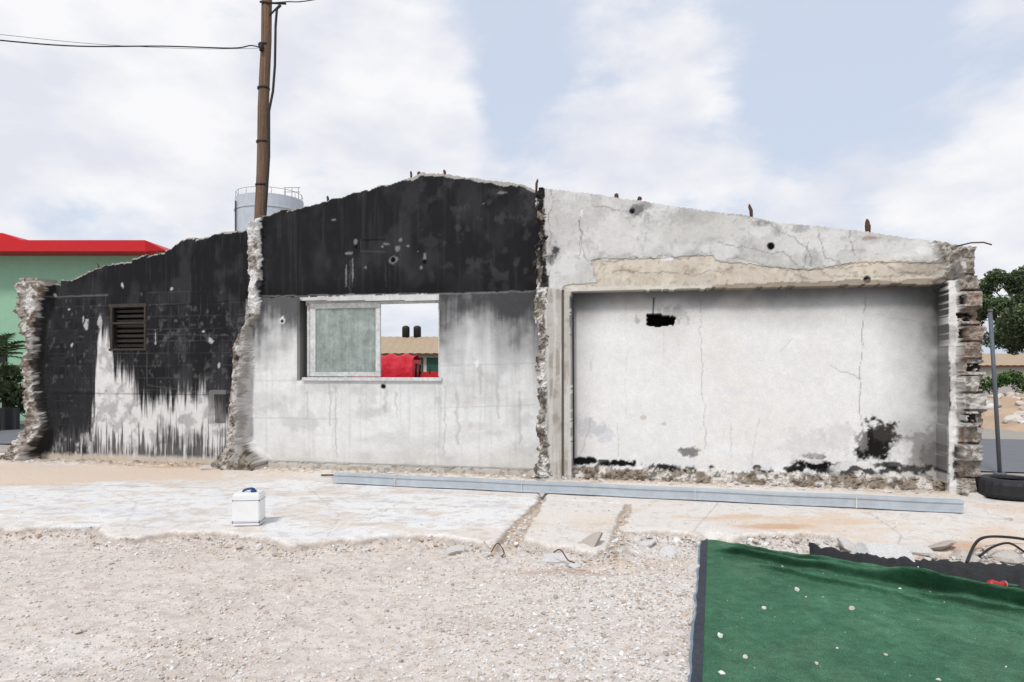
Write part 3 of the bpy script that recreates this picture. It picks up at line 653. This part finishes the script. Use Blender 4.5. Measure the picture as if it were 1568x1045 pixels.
def cable(name,pts,r,mat,sm=6):
    P_=[Vector(p) for p in pts]; out=[]
    for i in range(len(P_)-1):
        p0=P_[max(i-1,0)];p1=P_[i];p2=P_[i+1];p3=P_[min(i+2,len(P_)-1)]
        for k in range(sm):
            t=k/sm; out.append(.5*((2*p1)+(p2-p0)*t+(2*p0-5*p1+4*p2-p3)*t*t+(3*p1-p0-3*p2+p3)*t**3))
    out.append(P_[-1]); return tube(name,out,r,mat,None,6)
g3=lambda px,py,z:(*gp(px,py,z),z)
cable('black_cable',[g3(1480,862,-.02),g3(1492,835,.05),g3(1505,824,.1),g3(1530,822,.08),g3(1568,826,.05),g3(1600,835,.05)],.012,m_blk)
cable('black_cable',[g3(1500,852,.02),g3(1520,838,.06),g3(1545,832,.08),g3(1568,845,.04),g3(1590,860,.0)],.010,m_blk)
cable('rebar_wire',[g3(752,846,.0),g3(762,832,.06),g3(772,846,.0),g3(768,852,.0)],.005,m_rust)
cable('rebar_wire',[g3(848,846,.0),g3(858,842,.05),g3(870,858,.0),g3(880,862,.0)],.005,m_rust)

# tyre at right
ty=empty('car_tyre'); tx_,ty_=gp(1562,770)
prof_=[(.19,.03),(.20,.0),(.28,-.005),(.345,.02),(.36,.05),(.36,.17),(.345,.20),(.28,.225),(.20,.22),(.19,.19),(.24,.17),(.33,.15),(.33,.07),(.24,.05)]
V=[];Fc=[];sg=48
for i in range(sg):
    th=2*math.pi*i/sg
    for r_,z_ in prof_:
        rr=r_-(.008 if (i%2 and r_>.34) else 0); V.append((tx_+.12+rr*math.cos(th),ty_+.34+rr*math.sin(th),z_+.01))
npf=len(prof_)
for i in range(sg):
    for k in range(npf): Fc.append([i*npf+k,((i+1)%sg)*npf+k,((i+1)%sg)*npf+(k+1)%npf,i*npf+(k+1)%npf])
mk_mesh('tyre_body',V,Fc,None,m_blk,False,ty)

# ------------------------------------------------------------ utility pole
m_wood=material('weathered_wood',alb((132,106,86)),.9,nscale=25,namt=.2,streak=((40,40,1.0),.6),bumps=((30,.4,.02),))
up_=empty('utility_pole')
def pt(px,py,Y): return ((px-CX)/F*Y,Y,EYE+(HY-py)/F*Y)
PY=14.0; b0=pt(399,335,PY); t0=pt(410,-40,PY)
dxz=(t0[0]-b0[0])/(t0[2]-b0[2]); base_=(b0[0]-dxz*b0[2],PY,0)
pts=[];rad=[]
for i in range(15):
    f=i/14; pts.append((base_[0]+(t0[0]-base_[0])*f+.01*math.sin(i*1.7),PY,t0[2]*f)); rad.append(.135-.035*f)
tube('shaft',pts,rad,m_wood,up_,14,.03)
tube('conduit',[pt(430,8,PY-.15),pt(424,14,PY-.15),pt(422,40,PY-.15),pt(421,100,PY-.15),pt(418,140,PY-.16),pt(412,170,PY-.17),pt(412,240,PY-.17),pt(406,335,PY-.17),(b0[0],PY-.17,.3)],.026,m_blk,up_,8)
for i,y in enumerate([70,136,218,284]):
    p=pt(406.5-(y/335)*7,y,PY); tube('band_%d'%i,[(p[0],PY,p[2]-.02),(p[0],PY,p[2]+.02)],.125,m_blk,up_,14)
tube('bracket',[pt(398,3,PY-.1),pt(418,5,PY-.1),pt(438,6,PY-.1)],.022,m_blk,up_)
tube('bracket_arm',[pt(413,24,PY-.12),pt(428,8,PY-.12)],.018,m_blk,up_)
tube('insulator',[pt(400,68,PY-.14),pt(400,78,PY-.14)],.04,m_blk,up_)
cable('overhead_cable',[pt(402,75,PY-.15),pt(385,70,13.9),pt(355,74,13.7),pt(250,71,13.2),pt(120,71,12.6),pt(0,62,12),pt(-200,40,11)],.012,m_blk)
cable('overhead_cable',[pt(402,74,PY),pt(300,75,13.7),pt(150,68,13.2),pt(0,53,12.6),pt(-200,30,12)],.004,m_blk)
cable('overhead_cable',[pt(412,5,PY-.1),pt(440,3,14.5),pt(480,0,15.5),pt(600,-25,18)],.012,m_blk)

# ------------------------------------------------------------ silo
m_silo=material('silo_steel',alb((196,203,210)),.6,.05,nscale=3,namt=.1)
si=empty('storage_silo'); SY=48.; sx0=(413-CX)/F*SY; sr_=50/F*SY; szt=EYE+(HY-308)/F*SY
V=[];Fc=[];sg=64
prf=[(sr_,0),(sr_,szt-.9),(sr_+.05,szt-.88),(sr_+.05,szt-.80),(sr_,szt-.78),(sr_,szt),(.4,szt+.35),(.01,szt+.36)]
for i in range(sg):
    th=2*math.pi*i/sg
    for r_,z_ in prf: 
        rr=r_*(1-.004*(i%2)); V.append((sx0+rr*math.cos(th),SY+rr*math.sin(th),z_))
for i in range(sg):
    for k in range(len(prf)-1):
        n_=len(prf); Fc.append([i*n_+k,((i+1)%sg)*n_+k,((i+1)%sg)*n_+k+1,i*n_+k+1])
mk_mesh('shell',V,Fc,None,m_silo,False,si)
m_rail=material('rail_steel',alb((165,168,172)),.5)
V=[]
for i in range(17):
    th=math.pi*2*i/16
    p=(sx0+sr_*.97*math.cos(th),SY+sr_*.97*math.sin(th))
    if i<16: tube('rail_post_%d'%i,[(p[0],p[1],szt-.02),(p[0],p[1],szt+.42)],.018,m_rail,si,5)
    V.append((p[0],p[1],szt+.42))
tube('rail_top',V,.02,m_rail,si,5)
for hx in (.55,.75,.95): 
    tube('hatch_post_%s'%hx,[(sx0+sr_*hx,SY-.5,szt),(sx0+sr_*hx,SY-.5,szt+.8)],.025,m_rail,si,5)
tube('hatch_rail',[(sx0+sr_*.5,SY-.5,szt+.8),(sx0+sr_*1.0,SY-.5,szt+.8)],.025,m_rail,si,5)
tube('hatch_rail2',[(sx0+sr_*.5,SY-.5,szt+.5),(sx0+sr_*1.0,SY-.5,szt+.5)],.025,m_rail,si,5)
tube('down_pipe',[(sx0-sr_*.75,SY-sr_*.72,0),(sx0-sr_*.75,SY-sr_*.72,szt-.4)],.05,m_blk,si,6)

# ------------------------------------------------------------ green building, left
m_green=material('green_render',alb((156,198,168)),.9,nscale=8,namt=.06)
m_redr=material('red_fascia',alb((205,30,36)),.5,nscale=6,namt=.08)
gb=empty('green_building'); BY=20.
def bx_(px): return (px-CX)/F*BY
def bz_(py): return EYE+(HY-py)/F*BY
box('walls',(-34,BY+.8,0),(bx_(228),BY+9,bz_(382)),m_green,gb)
box('fascia',(-34,BY,bz_(385)),(bx_(222),BY+9.6,bz_(368)),m_redr,gb)
V=[(bx_(222),BY,bz_(385)),(bx_(246),BY+.3,bz_(381)),(bx_(222),BY,bz_(368)),(bx_(222),BY+9.6,bz_(385)),(bx_(246),BY+9,bz_(381)),(bx_(222),BY+9.6,bz_(368))]
me=bpy.data.meshes.new('fascia_corner'); me.from_pydata(V,[],[(0,1,2),(3,5,4),(1,4,5,2),(0,3,4,1)]); me.materials.append(m_redr)
o=bpy.data.objects.new('fascia_corner',me); scene.collection.objects.link(o); o.parent=gb
V=[(-34,BY+.1,bz_(330)),(bx_(0),BY+.1,bz_(356)),(bx_(32),BY+.1,bz_(368)),(-34,BY+.1,bz_(368)),(-34,BY+5,bz_(330)),(bx_(0),BY+5,bz_(356)),(bx_(32),BY+5,bz_(368)),(-34,BY+5,bz_(368))]
me=bpy.data.meshes.new('upper_roof'); me.from_pydata(V,[],[(0,3,2,1),(4,5,6,7),(0,1,5,4),(1,2,6,5)]); me.materials.append(m_redr)
o=bpy.data.objects.new('upper_roof',me); scene.collection.objects.link(o); o.parent=gb
box('window',(bx_(-60),BY+.74,1.2),(bx_(-20),BY+.82,2.6),m_blk,gb)

# ------------------------------------------------------------ sheds behind
m_roof=material('corrugated_roof',alb((180,158,132)),.8,nscale=4,namt=.15)
m_wal=material('shed_wall',alb((196,190,180)),.9,nscale=4,namt=.1)
m_dg=material('green_door',alb((44,84,70)),.6,nscale=4,namt=.15)
def shed(name,Y,x0,x1,zt,ze,doors=True):
    e=empty(name); V=[];Fc=[];n=int((x1-x0)/.35)
    for i in range(n+1):
        x=x0+(x1-x0)*i/n; o=.05*(i%2)
        V+=[(x,Y-.6,ze+o),(x,Y+5,zt+o),(x,Y+10,ze+o)]
    for i in range(n): Fc+=[[3*i,3*i+3,3*i+4,3*i+1],[3*i+1,3*i+4,3*i+5,3*i+2]]
    mk_mesh('roof',V,Fc,None,m_roof,False,e)
    box('eave_board',(x0,Y-.62,ze-.18),(x1,Y-.55,ze-.01),m_rust,e)
    box('walls',(x0+.2,Y,0),(x1-.2,Y+9.5,ze-.05),m_wal,e)
    if doors:
        x=x0+1; i=0
        while x<x1-4:
            box('shutter_%d'%i,(x,Y-.06,0),(x+3.2,Y+.02,ze-.35),m_dg,e); x+=3.5; i+=1
    return e
sh=shed('warehouse_shed',60,-26,8,EYE+(HY-517)/F*66,EYE+(HY-542)/F*60)
m_tank=material('black_tank',(.015,.015,.017),.5)
for px in (621.5,639):
    e=empty('water_tank'); X=(px-CX)/F*65; zt=EYE+(HY-517)/F*65
    tube('tank',[(X,65,zt-.05),(X,65,zt+.85),(X,65,zt+1.0),(X,65,zt+1.08),(X,65,zt+1.12)],[.36,.36,.34,.22,.12],m_tank,e,20)
    box('stand',(X-.35,64.7,zt-.35),(X+.35,65.4,zt-.03),m_rust,e)
shed('roadside_shed',70,36,75,EYE+(HY-542)/F*75,EYE+(HY-560)/F*70,False)

trk=empty('tarpaulin_truck'); RY=24.
def rx(px): return (px-CX)/F*RY
def rz(py): return EYE+(HY-py)/F*RY
m_tarp=material('red_tarp',alb((200,26,46)),.6,nscale=6,namt=.25,bumps=((4,.8,.08),))
V=[];x0,x1=rx(540),rx(632)
for i in range(25):
    x=x0+(x1-x0)*i/24; sg_=.05*math.sin(i*1.05)
    V+=[(x,RY,.95),(x,RY-.05+sg_,1.45),(x,RY-.03-sg_,1.75+sg_),(x,RY+.25,rz(546)-.04+sg_),(x,RY+1.1,rz(542)+sg_),(x,RY+1.95,rz(546)-.04+sg_),(x,RY+2.2,1.75),(x,RY+2.2,.95)]
mk_mesh('tarp',V,[[8*i+k,8*(i+1)+k,8*(i+1)+k+1,8*i+k+1] for i in range(24) for k in range(7)],None,m_tarp,True,trk)
box('tarp_end',(x1-.02,RY+.02,.95),(x1,RY+2.18,rz(548)-.06),m_tarp,trk)
box('chassis',(x0,RY+.3,.6),(rx(676),RY+1.9,.9),m_blk,trk,.02)
box('bonnet',(rx(640),RY+.5,.9),(rx(676),RY+1.7,1.48),m_red,trk,.08)
box('cab_seat_box',(x1+.02,RY+.5,.9),(rx(640)-.02,RY+1.7,1.3),m_blk,trk,.03)
tube('exhaust',[(rx(655),RY+.6,1.3),(rx(655),RY+.6,1.7)],.03,m_blk,trk)
tube('steering_post',[(rx(640),RY+.9,1.3),(rx(637),RY+.9,1.62)],.025,m_blk,trk)
tube('roll_bar',[(rx(633),RY+.6,1.2),(rx(634),RY+.6,1.75),(rx(634),RY+1.6,1.75),(rx(633),RY+1.6,1.2)],.03,m_blk,trk)
for i,(X,r) in enumerate([(x0+.4,.5),(x1-.3,.5),(rx(664),.42)]):
    for yy in (RY+.1,RY+1.9): tube('wheel_%d_%d'%(i,yy*10),[(X,yy,r),(X,yy+.25,r)],r,m_blk,trk,20)

# ------------------------------------------------------------ vegetation
m_leaf=material('foliage',attr=True,rough=.8,nscale=5,namt=.2,bumps=(),spec=.2)
m_bark=material('bark',alb((92,76,62)),.9)
def leaves(name,centres,radii,n,ls,cols,parent,squash=.8):
    cen=np.array(centres); rad_=np.array(radii); pick=rng.integers(0,len(cen),n)
    dv=rng.normal(size=(n,3)); dv/=np.linalg.norm(dv,axis=1,keepdims=True); r=rng.random(n)**.45
    p=cen[pick]+dv*(rad_[pick]*r)[:,None]*np.array([1,1,squash])
    a=rng.normal(size=(n,3)); a/=np.linalg.norm(a,axis=1,keepdims=True); b=np.cross(a,rng.normal(size=(n,3))); b/=np.linalg.norm(b,axis=1,keepdims=True)
    s=(ls*rng.uniform(.6,1.4,n))[:,None]
    V=np.stack([p-a*s,p+b*s*.45,p+a*s,p-b*s*.45],1).reshape(-1,3)
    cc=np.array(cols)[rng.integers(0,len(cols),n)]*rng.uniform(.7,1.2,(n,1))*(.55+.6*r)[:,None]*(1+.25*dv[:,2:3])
    return mk_mesh(name,V,np.arange(4*n).reshape(n,4),np.repeat(cc,4,0),m_leaf,False,parent)
greens=[(.075,.11,.05),(.10,.14,.065),(.055,.08,.035),(.12,.155,.08)]
def tree(name,x,y,h,cr,n,ls):
    e=empty(name); tube('trunk',[(x,y,0),(x+.1,y,h*.25),(x-.05,y,h*.5),(x+.1,y,h*.75)],[.28,.2,.15,.08],m_bark,e,8)
    cs_=[];rs=[]
    for i in range(90):
        th=random.uniform(0,6.28); rr=cr*math.sqrt(random.random()); zz=h*.56+random.uniform(-.42,.42)*h*.72*math.sqrt(max(0,1-(rr/cr)**2*.75))
        c=(x+rr*math.cos(th),y+rr*math.sin(th),zz); cs_.append(c); rs.append(random.uniform(.13,.25)*cr)
        if i<12: tube('limb_%d'%i,[(x,y,h*.3+i*.02*h),((x+c[0])/2,(y+c[1])/2,(h*.35+c[2])/2+.1),c],[.09,.06,.02],m_bark,e,5)
    leaves('crown',cs_,rs,n,ls,greens,e)
tree('broadleaf_tree',(1598-CX)/F*38,38,8.6,3.6,80000,.085)
he=empty('hedge'); cs_=[];rs=[]
for i in range(40):
    cs_.append((30+i*.9+random.uniform(-.3,.3),46+random.uniform(-.5,.5),random.uniform(.3,1.1))); rs.append(random.uniform(.5,.8))
leaves('hedge_leaves',cs_,rs,24000,.09,[(.06,.13,.03),(.08,.15,.04),(.04,.08,.02)],he)
def palm(x,y,h,nf,L):
    e=empty('palm_plant'); tube('trunk',[(x,y,0),(x,y,h)],[.12,.09],m_bark,e,8)
    V=[];Fc=[];Cc=[]
    for f in range(nf):
        az=random.uniform(0,6.28); el=random.uniform(-.3,1.2); dl=np.array([math.cos(az)*math.cos(el),math.sin(az)*math.cos(el),math.sin(el)])
        sd_=np.array([-math.sin(az),math.cos(az),0.])
        for k in range(14):
            t=k/13; p=np.array([x,y,h])+dl*L*t+np.array([0,0,-.55*L*t*t])
            for sg_ in (-1,1):
                tip=p+sd_*sg_*L*.28*math.sin(3.14*min(t+.1,1))+dl*L*.14+np.array([0,0,-.08*L])
                i0=len(V); V+=[p,p+dl*.035,tip,p-dl*.02]; Fc.append([i0,i0+1,i0+2,i0+3]); c=np.array(greens[random.randrange(4)])*random.uniform(.7,1.3); Cc+=[c]*4
    mk_mesh('fronds',np.array(V),np.array(Fc),np.array(Cc),m_leaf,False,e)
palm((-8-CX)/F*17,17,1.9,26,1.3); palm((10-CX)/F*18.2,18.2,1.3,22,.9)
e=empty('shrub'); leaves('shrub_leaves',[((px-CX)/F*18,18+random.uniform(0,.6),EYE+(HY-py)/F*18) for px,py in [(-30,600),(-10,590),(5,600),(18,605),(28,610),(0,575),(-20,570),(12,620),(35,600)]],[.35]*9,5000,.06,greens,e)
m_tyre2=material('dark_kerb',alb((60,60,64)),.8)
box('planter_wall',(-20,17.3,0),((24-CX)/F*17.3,17.45,EYE-(625-HY)/F*17.3),m_tyre2)

m_post=material('grey_post',alb((104,110,116)),.6,.2)
po=empty('fence_post'); X0,Y0=gp(1531,727)
tube('post',[(X0,Y0,0),((1524-CX)/F*Y0,Y0,EYE+(HY-600)/F*Y0),((1516-CX)/F*Y0,Y0,EYE+(HY-478)/F*Y0)],.028,m_post,po,10)
tube('cap',[((1516-CX)/F*Y0,Y0,EYE+(HY-478)/F*Y0),((1516-CX)/F*Y0,Y0,EYE+(HY-474)/F*Y0)],.034,m_post,po,10)
tube('footing',[(X0,Y0,0),(X0,Y0,.03)],[.09,.08],m_post,po,10)
XX,YY=np.meshgrid(np.linspace(12.5,31,120),np.linspace(16,28,80),indexing='ij'); ZZ=.8*np.exp(-((YY-21.5)/3.0)**2)*(.5+.8*fbm(XX*.8,YY*.8,3))*sst(12.5,13.5,XX)-.04+(fbm(XX*4,YY*4,5)-.5)*.2
hi=np.arange(XX.size).reshape(XX.shape); rh=empty('rubble_heap')
CH=alb((204,178,152),.8)*(.8+.4*fbm(XX*3,YY*3,7)[...,None])
mk_mesh('heap_soil',np.stack([XX,YY,ZZ],-1).reshape(-1,3),np.stack([hi[:-1,:-1],hi[1:,:-1],hi[1:,1:],hi[:-1,1:]],-1).reshape(-1,4),CH.reshape(-1,3),m_gr,True,rh)
iu=rng.integers(6,119,1500); iv=rng.integers(5,75,1500); sz=np.clip(rng.lognormal(-2.6,.5,1500),.03,.25)
stones('heap_stones',np.stack([XX[iu,iv],YY[iu,iv],ZZ[iu,iv]+.03],-1),sz,palette(1500),m_st,I2,.12,.7,rh)

# ------------------------------------------------------------ world
w=bpy.data.worlds.new('World'); scene.world=w; w.use_nodes=True; nt=w.node_tree; N=nt.nodes; L=nt.links
bg=N['Background']
SUN_EL=math.radians(52); az=math.radians(205)
sky=N.new('ShaderNodeTexSky'); sky.sky_type='NISHITA'; sky.sun_disc=False; sky.sun_elevation=SUN_EL; sky.sun_rotation=az
sky.dust_density=2.5; sky.air_density=1.0
bg.inputs['Strength'].default_value=0.10
tc=N.new('ShaderNodeTexCoord')
def math_(op,a,b=None,c=None):
    n=N.new('ShaderNodeMath'); n.operation=op
    for i,v in enumerate((a,b,c)):
        if v is None: continue
        if isinstance(v,(int,float)): n.inputs[i].default_value=v
        else: L.new(v,n.inputs[i])
    return n.outputs[0]
mp=N.new('ShaderNodeMapping'); mp.inputs['Scale'].default_value=(1,1,2.1); L.new(tc.outputs['Generated'],mp.inputs[0])
no=N.new('ShaderNodeTexNoise'); no.inputs['Scale'].default_value=4.2; no.inputs['Detail'].default_value=9; no.inputs['Roughness'].default_value=.56; no.inputs['Distortion'].default_value=.15
L.new(mp.outputs[0],no.inputs['Vector'])
no2=N.new('ShaderNodeTexNoise'); no2.inputs['Scale'].default_value=6; no2.inputs['Detail'].default_value=8; L.new(mp.outputs[0],no2.inputs['Vector'])
val=math_('ADD',math_('MULTIPLY',no.outputs[0],1.0),0.02)
def dirv_(px,py):
    v=Vector(((px-CX)/F,1,(HY-py)/F)); return v.normalized()
def skyblob(px,py,r,amt):
    global val
    v=N.new('ShaderNodeVectorMath'); v.operation='DISTANCE'; L.new(tc.outputs['Generated'],v.inputs[0]); v.inputs[1].default_value=dirv_(px,py)
    mr=N.new('ShaderNodeMapRange'); mr.interpolation_type='SMOOTHSTEP'; mr.inputs[1].default_value=0; mr.inputs[2].default_value=r; mr.inputs[3].default_value=amt; mr.inputs[4].default_value=0
    L.new(v.outputs['Value'],mr.inputs[0]); val=math_('ADD',val,mr.outputs[0])
for b_ in [(100,150,.5,.12),(300,60,.4,.12),(560,60,.2,.14),(980,130,.16,.22),(1100,160,.12,.10),(640,240,.14,.14),(1540,240,.18,.16),(1250,320,.2,.10),(150,330,.3,.10),(950,290,.16,.06),(690,150,.10,.10),(600,120,.14,.06),
    (800,60,.12,-.10),(775,200,.09,-.10),(1260,40,.22,-.12),(1400,130,.14,-.05),(1230,215,.11,-.06),(1000,-10,.12,-.06)]: skyblob(*b_)
cm=N.new('ShaderNodeMapRange'); cm.interpolation_type='SMOOTHSTEP'; cm.inputs[1].default_value=.42; cm.inputs[2].default_value=.64; L.new(val,cm.inputs[0])
cr=N.new('ShaderNodeMapRange'); cr.inputs[1].default_value=.38; cr.inputs[2].default_value=.60; cr.inputs[3].default_value=0; cr.inputs[4].default_value=1; L.new(no2.outputs[0],cr.inputs[0])
ccol=N.new('ShaderNodeMixRGB'); ccol.inputs[1].default_value=(7.7,7.9,8.7,1); ccol.inputs[2].default_value=(9.5,9.5,9.7,1); L.new(cr.outputs[0],ccol.inputs[0])
haze=N.new('ShaderNodeMixRGB'); haze.inputs[0].default_value=.84; haze.inputs[2].default_value=(6.9,7.7,9.2,1); L.new(sky.outputs[0],haze.inputs[1])
mix=N.new('ShaderNodeMixRGB'); L.new(cm.outputs[0],mix.inputs[0]); L.new(haze.outputs[0],mix.inputs[1]); L.new(ccol.outputs[0],mix.inputs[2])
L.new(mix.outputs[0],bg.inputs['Color'])

sun=bpy.data.lights.new('sun','SUN'); sun.energy=2.3; sun.angle=math.radians(10); sun.color=(1,.975,.94)
so_=bpy.data.objects.new('sun',sun); scene.collection.objects.link(so_)
sd_=Vector((math.sin(az)*math.cos(SUN_EL),math.cos(az)*math.cos(SUN_EL),math.sin(SUN_EL)))
so_.rotation_euler=sd_.to_track_quat('Z','Y').to_euler()

cam=bpy.data.cameras.new('camera'); co=bpy.data.objects.new('camera',cam); scene.collection.objects.link(co)
co.location=(0,0,EYE); co.rotation_euler=(math.radians(90),0,0)
cam.sensor_width=36; cam.lens=F/1568*36; cam.shift_y=(HY-522.5)/1568; cam.clip_end=3000; cam.clip_start=.05
scene.camera=co
scene.view_settings.view_transform='Standard'; scene.view_settings.look='None'; scene.view_settings.exposure=0
